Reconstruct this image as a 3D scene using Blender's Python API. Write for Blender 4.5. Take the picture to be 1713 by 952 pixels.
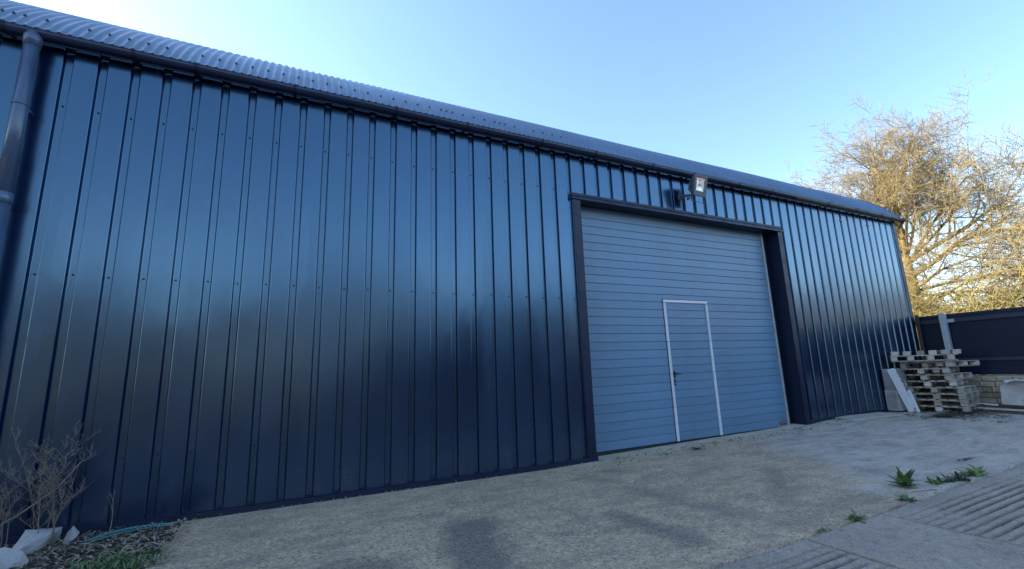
import bpy, bmesh, math, random
from mathutils import Vector, Matrix, noise as mnoise
for o in list(bpy.data.objects): bpy.data.objects.remove(o, do_unlink=True)
SC = bpy.context.scene
COL = SC.collection
R = math.radians
random.seed(7)

# ------------------------------------------------------------------ camera
cam_d = bpy.data.cameras.new('camera')
cam = bpy.data.objects.new('camera', cam_d)
COL.objects.link(cam)
cam_d.sensor_width = 36.0
cam_d.lens = 754.47 / 1713 * 36
cam_d.clip_start = 0.05
cam_d.clip_end = 3000
yaw, pitch, roll = R(25.988), R(10.932), R(-1.929)
fw = Vector((math.sin(yaw) * math.cos(pitch), math.cos(yaw) * math.cos(pitch), math.sin(pitch)))
rt = Vector((math.cos(yaw), -math.sin(yaw), 0))
up = rt.cross(fw)
c_, s_ = math.cos(roll), math.sin(roll)
rt2 = rt * c_ + up * s_
up2 = up * c_ - rt * s_
M = Matrix((rt2, up2, -fw)).transposed().to_4x4()
M.translation = Vector((1.782, -5.124, 1.187))
cam.matrix_world = M
SC.camera = cam

# ------------------------------------------------------------------ light
SUN_EL, SUN_AZ = R(22), R(-50)          # azimuth from +Y towards +X; the sun is low behind the shed
sun_dir = Vector((math.sin(SUN_AZ) * math.cos(SUN_EL), math.cos(SUN_AZ) * math.cos(SUN_EL), math.sin(SUN_EL)))
sd = bpy.data.lights.new('sun', 'SUN')
sd.energy = 4.0
sd.angle = R(0.5)
sd.color = (1.0, 0.91, 0.77)
so = bpy.data.objects.new('sun', sd)
so.rotation_euler = sun_dir.to_track_quat('Z', 'Y').to_euler()
COL.objects.link(so)
W = bpy.data.worlds.new('World')
SC.world = W
W.use_nodes = True
wn = W.node_tree
bg = wn.nodes['Background']
sky = wn.nodes.new('ShaderNodeTexSky')
sky.sky_type = 'NISHITA'
sky.sun_disc = False
sky.sun_elevation = SUN_EL
sky.sun_rotation = SUN_AZ
sky.altitude = 50
sky.air_density = 1.0
sky.dust_density = 0.6
sky.ozone_density = 2.8
bg.inputs['Strength'].default_value = 0.15
# thin high cloud, whiter towards the horizon
tc = wn.nodes.new('ShaderNodeTexCoord')
sx = wn.nodes.new('ShaderNodeSeparateXYZ'); wn.links.new(tc.outputs['Generated'], sx.inputs[0])
mp = wn.nodes.new('ShaderNodeMapping'); mp.inputs['Scale'].default_value = (2.0, 2.0, 6.0)
wn.links.new(tc.outputs['Generated'], mp.inputs[0])
nz = wn.nodes.new('ShaderNodeTexNoise'); nz.inputs['Scale'].default_value = 2.2; nz.inputs['Detail'].default_value = 6
nz.inputs['Distortion'].default_value = 0.4
wn.links.new(mp.outputs[0], nz.inputs['Vector'])
r1 = wn.nodes.new('ShaderNodeMapRange'); r1.inputs[1].default_value = 0.42; r1.inputs[2].default_value = 0.68
wn.links.new(nz.outputs[0], r1.inputs[0])
r2 = wn.nodes.new('ShaderNodeMapRange'); r2.inputs[1].default_value = 0.34; r2.inputs[2].default_value = 0.06
r2.inputs[3].default_value = 0.0; r2.inputs[4].default_value = 0.55
wn.links.new(sx.outputs['Z'], r2.inputs[0])
mm = wn.nodes.new('ShaderNodeMath'); mm.operation = 'MULTIPLY'
wn.links.new(r1.outputs[0], mm.inputs[0]); wn.links.new(r2.outputs[0], mm.inputs[1])
mix = wn.nodes.new('ShaderNodeMix'); mix.data_type = 'RGBA'
wn.links.new(mm.outputs[0], mix.inputs['Factor'])
wn.links.new(sky.outputs[0], mix.inputs['A'])
mix.inputs['B'].default_value = (6.2, 6.4, 6.8, 1)
wn.links.new(mix.outputs['Result'], bg.inputs['Color'])
SC.view_settings.view_transform = 'Standard'
SC.view_settings.look = 'None'
SC.view_settings.gamma = 1
SC.view_settings.use_curve_mapping = False
SC.view_settings.exposure = 1.75


# ------------------------------------------------------------------ node helper
class NT:
    def __init__(s, name):
        s.m = bpy.data.materials.new(name)
        s.m.use_nodes = True
        s.t = s.m.node_tree
        s.b = s.t.nodes['Principled BSDF']
        s.tc = s.t.nodes.new('ShaderNodeTexCoord')
        s.obj = s.tc.outputs['Object']

    def n(s, typ, **kw):
        nd = s.t.nodes.new('ShaderNode' + typ)
        for k, v in kw.items():
            setattr(nd, k, v)
        return nd

    def lk(s, a, b):
        if hasattr(a, 'is_output'):
            s.t.links.new(a, b)
        else:
            b.default_value = a

    def math(s, op, a, b=0.0, c=None, clamp=False):
        nd = s.n('Math', operation=op, use_clamp=clamp)
        s.lk(a, nd.inputs[0]); s.lk(b, nd.inputs[1])
        if c is not None: s.lk(c, nd.inputs[2])
        return nd.outputs[0]

    def map(s, scale=(1, 1, 1), loc=(0, 0, 0), v=None):
        nd = s.n('Mapping')
        s.lk(v or s.obj, nd.inputs[0])
        nd.inputs['Scale'].default_value = scale
        nd.inputs['Location'].default_value = loc
        return nd.outputs[0]

    def noise(s, scale, detail=4, rough=.55, v=None, dist=0.0):
        nd = s.n('TexNoise')
        s.lk(v or s.obj, nd.inputs['Vector'])
        nd.inputs['Scale'].default_value = scale
        nd.inputs['Detail'].default_value = detail
        nd.inputs['Roughness'].default_value = rough
        nd.inputs['Distortion'].default_value = dist
        return nd.outputs[0]

    def vor(s, scale, v=None, feature='F1', out=0, rnd=1.0):
        nd = s.n('TexVoronoi', feature=feature)
        s.lk(v or s.obj, nd.inputs['Vector'])
        nd.inputs['Scale'].default_value = scale
        nd.inputs['Randomness'].default_value = rnd
        return nd.outputs[out]

    def rng(s, v, a, b, c=0.0, d=1.0, smooth=False):
        nd = s.n('MapRange')
        if smooth: nd.interpolation_type = 'SMOOTHSTEP'
        s.lk(v, nd.inputs[0])
        for i, x in enumerate((a, b, c, d)): nd.inputs[i + 1].default_value = x
        return nd.outputs[0]

    def mix(s, f, a, b, mode='MIX'):
        nd = s.n('Mix', data_type='RGBA', blend_type=mode)
        s.lk(f, nd.inputs['Factor'])
        for x, k in ((a, 'A'), (b, 'B')):
            if isinstance(x, tuple): x = (*x, 1) if len(x) == 3 else x
            s.lk(x, nd.inputs[k])
        return nd.outputs['Result']

    def bump(s, h, strength=.3, dist=.01, prev=None):
        nd = s.n('Bump')
        nd.inputs['Strength'].default_value = strength
        nd.inputs['Distance'].default_value = dist
        s.lk(h, nd.inputs['Height'])
        if prev is not None: s.lk(prev, nd.inputs['Normal'])
        return nd.outputs[0]

    def rand(s):
        return s.n('ObjectInfo').outputs['Random']

    def sep(s):
        nd = s.n('SeparateXYZ'); s.lk(s.obj, nd.inputs[0]); return nd.outputs

    def fin(s, col=None, rough=None, normal=None, metal=None, spec=None):
        if col is not None: s.lk((*col, 1) if isinstance(col, tuple) else col, s.b.inputs['Base Color'])
        if rough is not None: s.lk(rough, s.b.inputs['Roughness'])
        if normal is not None: s.lk(normal, s.b.inputs['Normal'])
        if metal is not None: s.lk(metal, s.b.inputs['Metallic'])
        if spec is not None: s.lk(spec, s.b.inputs['Specular IOR Level'])
        return s.m


def mat_clad():
    t = NT('painted_cladding')
    cloud = t.noise(1.3, 3, v=t.map((1.6, 1, .5)))
    z = t.sep()['Z']
    low = t.rng(z, .9, .0, 0, 1)
    col = t.mix(t.rng(cloud, .35, .7), (.0006, .0045, .030), (.001, .006, .036))
    dust = t.math('MULTIPLY', t.rng(t.noise(3.0, 6, .7, t.map((1.2, 1, .6))), .5, .78), low)
    col = t.mix(t.math('MULTIPLY', dust, .16), col, (.09, .09, .1))
    speck = t.math('MULTIPLY', t.rng(t.noise(38, 2, .5), .715, .76), t.math('MULTIPLY_ADD', low, .7, .03))
    col = t.mix(speck, col, (.26, .27, .3))
    spl = t.math('MULTIPLY', t.rng(z, .42, .05, 0, 1), t.rng(t.noise(4.0, 7, .75, t.map((1.6, 1, .8))), .4, .7))
    col = t.mix(t.math('MULTIPLY', spl, .22), col, (.12, .10, .08))
    run = t.math('MULTIPLY', t.rng(t.noise(1.0, 4, .6, t.map((26, 26, .22))), .6, .8), .10)
    col = t.mix(run, col, (.06, .07, .09))
    rough = t.math('ADD', t.rng(cloud, .3, .7, .18, .25), t.math('MULTIPLY', dust, .15))
    rough = t.math('ADD', rough, t.rng(t.rand(), 0, 1, -.025, .035))
    rough = t.math('ADD', rough, t.math('MULTIPLY', run, .5))
    nb = t.bump(t.noise(1.0, 3, .5, t.map((3.2, 2, 1.1))), .24, .02)
    nb = t.bump(t.noise(160, 2), .03, .001, nb)
    t.b.inputs['IOR'].default_value = 2.25
    t.b.inputs['Specular Tint'].default_value = (.45, .76, 1.0, 1)
    return t.fin(col, rough, nb, spec=.5)


def mat_simple(name, col, rough=.5, metal=0., var=.25, scale=8, bump=.15, bdist=.004, spec=.5, col2=None):
    t = NT(name)
    n1 = t.noise(scale, 5, .6)
    c2 = col2 or tuple(x * (1 - var) for x in col)
    c = t.mix(t.rng(n1, .35, .7), col, c2)
    hs = t.n('HueSaturation')
    hs.inputs['Value'].default_value = 1
    t.lk(t.rng(t.rand(), 0, 1, 1 - var * .5, 1 + var * .4), hs.inputs['Value'])
    t.lk(c, hs.inputs['Color'])
    nb = t.bump(t.noise(scale * 6, 4, .6), bump, bdist)
    r = t.rng(t.noise(scale * 1.7, 3), .3, .7, max(0, rough - .07), min(1, rough + .09))
    return t.fin(hs.outputs[0], r, nb, metal, spec)


def mat_door():
    t = NT('door_steel')
    n1 = t.noise(1.6, 4, .6, t.map((.8, 1, 2)))
    col = t.mix(t.rng(n1, .35, .7), (.105, .21, .315), (.125, .24, .35))
    z = t.sep()['Z']
    dirt = t.math('MULTIPLY', t.rng(t.noise(5, 5, .65), .42, .75), t.rng(z, .7, .0, .1, .8))
    col = t.mix(t.math('MULTIPLY', dirt, .5), col, (.13, .13, .13))
    nb = t.bump(t.noise(90, 2, .5, t.map((1, 1, .4))), .22, .0015)
    hs = t.n('HueSaturation'); t.lk(t.rng(t.rand(), 0, 1, .94, 1.05), hs.inputs['Value']); t.lk(col, hs.inputs['Color'])
    return t.fin(hs.outputs[0], t.rng(n1, .3, .7, .36, .46), nb, 0.0, .6)


def capsule(t, px, py, ax, ay, bx, by):
    """distance from (px,py) to the segment a-b, as nodes"""
    dx, dy = bx - ax, by - ay
    l2 = dx * dx + dy * dy
    u = t.math('ADD', t.math('MULTIPLY', t.math('SUBTRACT', px, ax), dx / l2), t.math('MULTIPLY', t.math('SUBTRACT', py, ay), dy / l2), clamp=True)
    ex = t.math('SUBTRACT', px, t.math('MULTIPLY_ADD', u, dx, ax))
    ey = t.math('SUBTRACT', py, t.math('MULTIPLY_ADD', u, dy, ay))
    return t.math('SQRT', t.math('ADD', t.math('MULTIPLY', ex, ex), t.math('MULTIPLY', ey, ey)))


def mat_apron():
    t = NT('exposed_aggregate_concrete')
    s = t.sep(); X, Y = s['X'], s['Y']
    warp = t.noise(3.0, 5, .65)
    w2 = t.noise(1.1, 4, .6)
    grain = t.vor(95, out=1)                       # cell colours
    gsep = t.n('SeparateColor'); t.lk(grain, gsep.inputs[0])
    gv = gsep.outputs[0]
    cell = t.vor(95)
    big = t.noise(.8, 5, .6)
    base = t.mix(t.rng(big, .35, .68), (.63, .42, .26), (.43, .29, .185))
    base = t.mix(t.rng(t.noise(5, 6, .7), .45, .7), base, (.70, .50, .29))
    lines = t.rng(t.noise(1.0, 3, .6, t.map((.55, 16, 1))), .57, .64, 0, .5)
    base = t.mix(lines, base, (.24, .19, .14))
    crk = t.rng(t.vor(.9, t.map((1, 1, 1), (.3, .2, 0)), 'DISTANCE_TO_EDGE'), .012, .003, 0, .55)
    stone = t.mix(gv, (.22, .155, .09), (.82, .60, .39))
    col = t.mix(.5, base, stone)
    b2 = t.n('SeparateColor'); t.lk(t.vor(58, out=1), b2.inputs[0])
    col = t.mix(t.rng(b2.outputs[1], .86, .9, 0, .55), col, (.74, .62, .47))
    col = t.mix(t.rng(b2.outputs[2], .88, .92, 0, .6), col, (.15, .12, .10))
    # smoother grey cement screed to the right
    e = t.math('SUBTRACT', X, t.math('MULTIPLY_ADD', Y, .66, 8.35))
    e = t.math('ADD', e, t.math('MULTIPLY_ADD', warp, 1.5, -.75))
    e = t.math('ADD', e, t.math('MULTIPLY_ADD', w2, 1.6, -.8))
    scr = t.rng(e, -.3, .45, 0, 1, True)
    st2 = t.noise(2.4, 6, .68, t.map((1.0, 3.2, 1)))
    grey = t.mix(t.rng(st2, .34, .66), (.44, .355, .29), (.64, .53, .44))
    grey = t.mix(t.rng(t.noise(22, 4, .7), .54, .72), grey, (.3, .27, .24))
    grey = t.mix(t.rng(t.noise(7, 6, .75, t.map((1, 2.5, 1))), .55, .7, 0, .7), grey, (.36, .31, .22))
    col = t.mix(t.math('MULTIPLY', scr, t.rng(t.noise(9, 5, .7), .3, .55)), col, grey)
    # pale cement fillet along the foot of the wall
    f = t.math('ADD', Y, t.math('MULTIPLY_ADD', t.noise(6, 4, .6), .3, .02))
    fil = t.math('MULTIPLY', t.rng(f, -.03, .12), t.rng(X, .7, 1.6))
    col = t.mix(t.math('MULTIPLY', fil, .65), col, (.62, .54, .37))
    # soil on the far left
    so_ = t.rng(t.math('ADD', X, t.math('MULTIPLY_ADD', warp, 1.2, -.6)), 1.0, .5)
    col = t.mix(so_, col, (.13, .10, .075))
    # damp and tyre stains
    tot = None
    wfine = t.noise(5.5, 8, .75)
    for (ax, ay, bx, by, w, k) in ((3.12, -1.5, 2.85, -2.5, .2, .85), (2.2, -2.0, 2.0, -2.7, .3, .7), (4.25, -1.9, 4.33, -2.6, .11, .75),
                                   (4.76, -.66, 4.95, -1.0, .05, .6), (4.9, -1.3, 5.05, -2.3, .12, .5), (5.1, -.5, 5.35, -.75, .03, .7), (3.9, -1.2, 4.0, -2.1, .04, .45),
                                   (3.6, -2.0, 6.2, -2.2, .02, .5), (3.3, -1.55, 6.0, -1.62, .015, .4), (3.9, -1.15, 6.4, -1.2, .015, .35), (5.6, -2.45, 6.6, -1.6, .1, .5), (5.2, -2.75, 6.3, -2.6, .12, .45)):
        d = capsule(t, X, Y, ax, ay, bx, by)
        d = t.math('ADD', d, t.math('MULTIPLY_ADD', wfine, .5, -.25))
        st = t.rng(d, w + .10, w - .08, 0, k)
        tot = st if tot is None else t.math('MAXIMUM', tot, st)
    tot = t.math('MULTIPLY', tot, t.rng(gv, 0, 1, 1.0, .55))
    col = t.mix(tot, col, (.09, .085, .08))
    dk = t.math('MAXIMUM', t.rng(t.noise(1.9, 9, .78, t.map((1, 2.2, 1), (3, 1, 0))), .46, .64, 0, .62), t.math('MULTIPLY', crk, .0))
    col = t.mix(dk, col, (.22, .19, .15))
    hgt = t.math('ADD', t.math('MULTIPLY', t.math('SUBTRACT', 1.0, cell), t.rng(scr, 0, 1, 1, .65)), t.math('MULTIPLY', t.noise(14, 5, .7), .9))
    nb = t.bump(hgt, .7, .012)
    return t.fin(col, t.rng(tot, 0, 1, .85, .6), nb, spec=.35)


def mat_slab():
    t = NT('weathered_slab_concrete')
    n1 = t.noise(1.3, 6, .65)
    col = t.mix(t.rng(n1, .35, .65), (.44, .33, .245), (.31, .235, .175))
    col = t.mix(t.rng(t.noise(14, 6, .7), .5, .72), col, (.19, .16, .13))
    gs = t.n('SeparateColor'); t.lk(t.vor(120, out=1), gs.inputs[0])
    col = t.mix(t.rng(gs.outputs[0], .6, 1, 0, .45), col, (.5, .48, .45))
    col = t.mix(t.rng(gs.outputs[1], .75, 1, 0, .5), col, (.09, .085, .08))
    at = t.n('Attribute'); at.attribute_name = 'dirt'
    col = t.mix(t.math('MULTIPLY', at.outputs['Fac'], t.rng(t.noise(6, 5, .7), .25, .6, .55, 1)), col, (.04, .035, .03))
    nb = t.bump(t.math('ADD', t.noise(50, 5, .7), t.vor(90)), .5, .006)
    return t.fin(col, .85, nb, spec=.3)


def mat_soil():
    t = NT('soil')
    c = t.mix(t.rng(t.noise(4, 6, .7), .35, .65), (.05, .042, .034), (.028, .025, .022))
    c = t.mix(t.rng(t.noise(.05, 3), .45, .6), c, (.06, .055, .04))
    return t.fin(c, .95, t.bump(t.noise(30, 6, .7), .8, .02), spec=.2)


def mat_bark():
    t = NT('lichen_bark')
    c = t.mix(t.rng(t.noise(3.5, 5, .65), .38, .62), (.17, .125, .08), (.36, .26, .09))
    return t.fin(c, .9, t.bump(t.noise(25, 5, .7, t.map((1, 1, .3))), .6, .02), spec=.2)


def mat_wood(name, a, b, scale=(2, 2, 30)):
    t = NT(name)
    g = t.noise(3, 5, .65, t.map(scale))
    c = t.mix(t.rng(g, .3, .7), a, b)
    c = t.mix(t.rng(t.noise(9, 5, .7), .55, .75, 0, .6), c, tuple(x * .45 for x in b))
    hs = t.n('HueSaturation'); t.lk(t.rng(t.rand(), 0, 1, .55, 1.2), hs.inputs['Value']); t.lk(c, hs.inputs['Color'])
    return t.fin(hs.outputs[0], .85, t.bump(g, .5, .004), spec=.25)


M_ = dict(
    clad=mat_clad(), door=mat_door(), apron=mat_apron(), slab=mat_slab(), soil=mat_soil(), bark=mat_bark(),
    trim=mat_simple('trim_steel', (.0015, .007, .030), .45, 0, .2, 3, .06, .003, .4),
    dark=mat_simple('dark_void', (.006, .008, .012), .6),
    roof=mat_simple('grey_roof_steel', (.095, .16, .25), .32, .1, .22, 2.0, .1, .003, .9),
    screw=mat_simple('dark_screw', (.012, .024, .05), .5),
    cap=mat_simple('white_plastic', (.78, .79, .80), .4, 0, .06, 6, .05),
    gutter=mat_simple('gutter_plastic', (.006, .018, .06), .35, 0, .3, 4, .06, .002, .5),
    gutrefl=mat_simple('gutter_tree_reflection', (.06, .075, .07), .42, 0, .4, 4, .06, .002, .5),  # same gutter, with the tree's reflection painted in as grey green
    pipe=mat_simple('pipe_plastic', (.06, .10, .17), .3, 0, .2, 3, .05, .002, .7),
    alu=mat_simple('white_aluminium', (.66, .68, .70), .4, 0, .1, 5, .05),
    black=mat_simple('black_plastic', (.012, .012, .014), .35),
    rubber=mat_simple('black_rubber', (.015, .015, .02), .7),
    orange=mat_simple('orange_print', (.75, .22, .05), .5),
    badge=mat_simple('badge_plate', (.05, .045, .05), .4),
    galv=mat_simple('galvanised_steel', (.42, .45, .47), .5, .25, .25, 10, .1, .003),
    lamp=mat_simple('grey_cast_metal', (.09, .105, .13), .45, .2, .2, 9, .1),
    reflector=mat_simple('bright_reflector', (.8, .8, .8), .28, .8, .08, 9, .15),
    fence=mat_simple('dark_painted_board', (.004, .010, .028), .45, 0, .35, 2.5, .15, .004, .3),
    fence_rail=mat_simple('dark_rail_paint', (.02, .03, .055), .5, 0, .35, 5, .15),
    block=mat_simple('buff_block', (.44, .37, .26), .9, 0, .6, 7, .6, .012, .25, (.26, .21, .14)),
    mortar=mat_simple('grey_mortar', (.30, .26, .20), .95, 0, .3, 12, .6, .01, .2),
    cblock=mat_simple('concrete_block_grey', (.33, .33, .31), .9, 0, .35, 9, .6, .01, .25),
    wood=mat_wood('grey_pallet_wood', (.60, .52, .43), (.42, .36, .29)),
    wood2=mat_wood('dark_wet_timber', (.11, .09, .07), (.06, .05, .042)),
    pale=mat_wood('pale_board', (.42, .39, .32), (.30, .27, .21)),
    upvc=mat_simple('white_upvc', (.72, .73, .76), .45, 0, .1, 6, .06),
    stone=mat_simple('white_broken_stone', (.44, .42, .40), .85, 0, .25, 5, .5, .012, .3),
    pebble=mat_simple('grey_stone', (.30, .28, .25), .85, 0, .6, 5, .3, .01, .3),
    sheet=mat_simple('grey_fibre_cement', (.46, .43, .39), .9, 0, .35, 6, .5, .01, .25, (.32, .29, .26)),
    tarp=mat_simple('white_plastic_sheet', (.66, .70, .72), .4, 0, .12, 6, .1),
    stalk=mat_simple('dry_stalk', (.30, .23, .165), .9, 0, .35, 10, .1),
    straw=mat_simple('dry_straw', (.48, .38, .26), .9, 0, .5, 10, .1),
    leaf=mat_simple('green_leaf', (.11, .185, .06), .55, 0, .4, 25, .2, .002, .4),
    leaf2=mat_simple('pale_green_leaf', (.15, .24, .05), .55, 0, .4, 25, .2, .002, .4),
    dleaf=mat_simple('dark_evergreen_leaf', (.06, .08, .04), .6, 0, .4, 5, .2),
    dead=mat_simple('dead_leaf', (.10, .075, .055), .8, 0, .4, 20, .3),
    rope=mat_simple('teal_rope', (.05, .22, .24), .6, 0, .25, 40, .3),
    twig=mat_simple('golden_twig', (.42, .35, .12), .85, 0, .35, 3, .2, .01, .2, (.24, .19, .08)),
    treetwig=mat_simple('brown_twig', (.37, .29, .14), .85, 0, .35, .9, .2, .01, .2, (.23, .175, .09)),
    brownwood=mat_wood('rusty_brown_timber', (.10, .07, .052), (.065, .047, .036)),
    hedge=mat_simple('winter_hedge', (.30, .19, .13), .95, 0, .5, .4, .4, .1, .1),
    barn=mat_simple('black_barn_board', (.010, .012, .016), .8, 0, .3, 2, .2, .01, .2),
)


# ------------------------------------------------------------------ mesh helper
class MB:
    def __init__(s): s.v = []; s.f = []; s.sm = []
    def add(s, vs, fs, smooth=False):
        o = len(s.v)
        s.v += [tuple(p) for p in vs]
        s.f += [tuple(i + o for i in f) for f in fs]
        s.sm += [smooth] * len(fs)
        return s
    def box(s, x0, x1, y0, y1, z0, z1, ch=0.0, mtx=None):
        """box with chamfered edges when ch > 0"""
        if ch <= 0:
            vs = [(x, y, z) for x in (x0, x1) for y in (y0, y1) for z in (z0, z1)]
            fs = [(0, 1, 3, 2), (4, 6, 7, 5), (0, 4, 5, 1), (2, 3, 7, 6), (0, 2, 6, 4), (1, 5, 7, 3)]
        else:
            bm = bmesh.new()
            bmesh.ops.create_cube(bm, size=1)
            for v in bm.verts:
                v.co = Vector((x0 + (v.co.x + .5) * (x1 - x0), y0 + (v.co.y + .5) * (y1 - y0), z0 + (v.co.z + .5) * (z1 - z0)))
            bmesh.ops.bevel(bm, geom=bm.edges[:], offset=ch, segments=1, affect='EDGES')
            bm.verts.index_update()
            vs = [v.co.copy() for v in bm.verts]; fs = [[v.index for v in f.verts] for f in bm.faces]
            bm.free()
        if mtx is not None: vs = [mtx @ Vector(p) for p in vs]
        return s.add(vs, fs)
    def tube(s, pts, rad, n=8, caps=True, smooth=True):
        pts = [Vector(p) for p in pts]
        if not hasattr(rad, '__len__'): rad = [rad] * len(pts)
        vs, fs = [], []
        ref = None
        for i, p in enumerate(pts):
            d = (pts[min(i + 1, len(pts) - 1)] - pts[max(i - 1, 0)])
            if d.length < 1e-9: d = Vector((0, 0, 1))
            d.normalize()
            if ref is None: ref = Vector((1, 0, 0)) if abs(d.x) < .8 else Vector((0, 1, 0))
            a = d.cross(ref).normalized(); b = d.cross(a)
            ref = b.cross(d) if False else ref
            for k in range(n):
                an = 2 * math.pi * k / n
                vs.append(p + (a * math.cos(an) + b * math.sin(an)) * rad[i])
        for i in range(len(pts) - 1):
            for k in range(n):
                fs.append((i * n + k, i * n + (k + 1) % n, (i + 1) * n + (k + 1) % n, (i + 1) * n + k))
        if caps:
            fs.append(tuple(range(n - 1, -1, -1)))
            fs.append(tuple((len(pts) - 1) * n + k for k in range(n)))
        return s.add(vs, fs, smooth)
    def prof(s, prof, x0, x1, axis='X', smooth=False, caps=True):
        """extrude a closed (y,z) profile along x"""
        n = len(prof)
        vs = [(x0, y, z) for y, z in prof] + [(x1, y, z) for y, z in prof]
        fs = [(i, (i + 1) % n, n + (i + 1) % n, n + i) for i in range(n)]
        if caps: fs += [tuple(range(n - 1, -1, -1)), tuple(range(n, 2 * n))]
        return s.add(vs, fs, smooth)
    def mesh(s, name, m):
        me = bpy.data.meshes.new(name)
        me.from_pydata(s.v, [], s.f)
        me.polygons.foreach_set('use_smooth', s.sm)
        me.materials.append(m)
        me.update()
        return me
    def build(s, name, m, parent=None, kind=None, label=None):
        o = bpy.data.objects.new(name, s.mesh(name, m))
        COL.objects.link(o)
        if parent is not None: o.parent = parent
        if kind: o['kind'] = kind
        if label: o['label'] = label
        return o


def fixn(o):
    bm = bmesh.new(); bm.from_mesh(o.data)
    bmesh.ops.recalc_face_normals(bm, faces=bm.faces); bm.to_mesh(o.data); bm.free()
    return o


def tag(o, label, cat, group=None, kind=None):
    o['label'] = label; o['category'] = cat
    if group: o['group'] = group
    if kind: o['kind'] = kind
    return o


def empty(name, loc=(0, 0, 0), rot=(0, 0, 0)):
    o = bpy.data.objects.new(name, None)
    o.location = loc; o.rotation_euler = rot; o.empty_display_size = .2
    COL.objects.link(o)
    return o


def inst(name, me, parent, loc=(0, 0, 0), rot=(0, 0, 0), scale=(1, 1, 1)):
    o = bpy.data.objects.new(name, me)
    o.location = loc; o.rotation_euler = rot; o.scale = scale
    o.parent = parent
    COL.objects.link(o)
    return o


def lerp(a, b, t): return a + (b - a) * t


def hgt(x):
    """height of the yard along the wall: it rises to the right"""
    P = ((4.6, 0), (9.4, .09), (10.4, .155), (14.2, .17))
    if x <= P[0][0]: return 0.0
    for (a, b), (c, d) in zip(P, P[1:]):
        if x <= c: return lerp(b, d, (x - a) / (c - a))
    return P[-1][1]


# ================================================================== GROUND
def grid(xs, ys, fz):
    vs = [(x, y, fz(x, y)) for x in xs for y in ys]
    ny = len(ys)
    fs = [(i * ny + j, (i + 1) * ny + j, (i + 1) * ny + j + 1, i * ny + j + 1) for i in range(len(xs) - 1) for j in range(ny - 1)]
    return vs, fs


def fr(a, b, n): return [a + (b - a) * i / n for i in range(n + 1)]


xs = [-1500, -300, -80, -30] + fr(-14, 26, 80) + [40, 100, 300, 1500]
ys = [-1500, -300, -80, -30] + fr(-14, 14, 56) + [40, 100, 300, 1500]
MB().add(*grid(xs, ys, lambda x, y: hgt(x) - .045), True).build('ground', M_['soil'], kind='structure')


def apron_edge(x):
    return -2.95 + .035 * mnoise.noise(Vector((x * 2.3, 0, 0))) + .02 * mnoise.noise(Vector((x * 9, 3, 0)))


ax_ = fr(-12, 26, 380)
vs, fs = [], []
NY = 42
for x in ax_:
    e = apron_edge(x)
    for j in range(NY + 1):
        y = lerp(e, .36, j / NY)
        z = hgt(x) + .012 * mnoise.noise(Vector((x * 1.3, y * 1.3, 0))) + .005 * mnoise.noise(Vector((x * 6, y * 6, 2)))
        if y > -.5: z = lerp(z, hgt(x), min(1, (y + .5) / .4))
        vs.append((x, y, z))
for i in range(len(ax_) - 1):
    for j in range(NY):
        a = i * (NY + 1) + j
        fs.append((a, a + NY + 1, a + NY + 2, a + 1))
    a = i * (NY + 1)                           # broken edge of the apron, a vertical lip
for i in range(len(ax_)):
    x, y, z = vs[i * (NY + 1)]
    vs.append((x, y - .004, z - .06))
n0 = len(ax_) * (NY + 1)
for i in range(len(ax_) - 1):
    fs.append((n0 + i, n0 + i + 1, (i + 1) * (NY + 1), i * (NY + 1)))
MB().add(vs, fs, True).build('concrete_apron', M_['apron'], kind='structure')


def slab(x0, x1, y0, y1, grooved, seed):
    """one cast slab; the grooved ones have tamped ridges running along the wall"""
    rnd = random.Random(seed)
    xs_ = fr(x0, x1, max(4, int((x1 - x0) / .07)))
    ysl = [y1]
    prof = [0.0]
    y = y1 - .10
    if grooved:
        while y - .07 > y0 + .03:
            for dy, dz in ((0, 0), (.011, -1), (.027, -1), (.038, 0)):
                ysl.append(y - dy); prof.append(dz)
            y -= .070
    else:
        while y - .08 > y0:
            ysl.append(y); prof.append(0); y -= .08
    ysl.append(y0); prof.append(0)
    vs, fs, dirt = [], [], []
    for x in xs_:
        for yy, p in zip(ysl, prof):
            q = mnoise.noise(Vector((x * 1.7, yy * 4, seed)))
            q2 = mnoise.noise(Vector((x * 11, yy * 23, seed)))
            fade = min(1, max(0, (-3.0 - yy) / .22)) * min(1, max(.3, .8 + q))
            edge = min(1, min(x - x0, x1 - x) / .06)
            vs.append((x, yy + .0018 * q2 + (.016 * mnoise.noise(Vector((x * 5, seed, 7))) if yy == y1 else 0), hgt(x) + .004 + .004 * q + .0015 * q2 + p * .019 * fade * max(.15, edge)))
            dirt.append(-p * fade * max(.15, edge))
    n = len(ysl)
    for i in range(len(xs_) - 1):
        for j in range(n - 1):
            a = i * n + j
            fs.append((a, a + 1, a + n + 1, a + n))
    # skirts
    def skirt(idx):
        o = len(vs)
        for i in idx: vs.append((vs[i][0], vs[i][1], vs[i][2] - .07))
        for k in range(len(idx) - 1): fs.append((idx[k], idx[k + 1], o + k + 1, o + k))
    skirt([i * n for i in range(len(xs_))]); skirt([i * n + n - 1 for i in range(len(xs_))])
    skirt(list(range(n))); skirt([(len(xs_) - 1) * n + j for j in range(n)])
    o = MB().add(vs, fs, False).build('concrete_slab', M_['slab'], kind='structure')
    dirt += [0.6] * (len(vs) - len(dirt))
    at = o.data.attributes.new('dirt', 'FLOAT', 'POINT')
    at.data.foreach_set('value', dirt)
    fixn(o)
    return o


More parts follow.
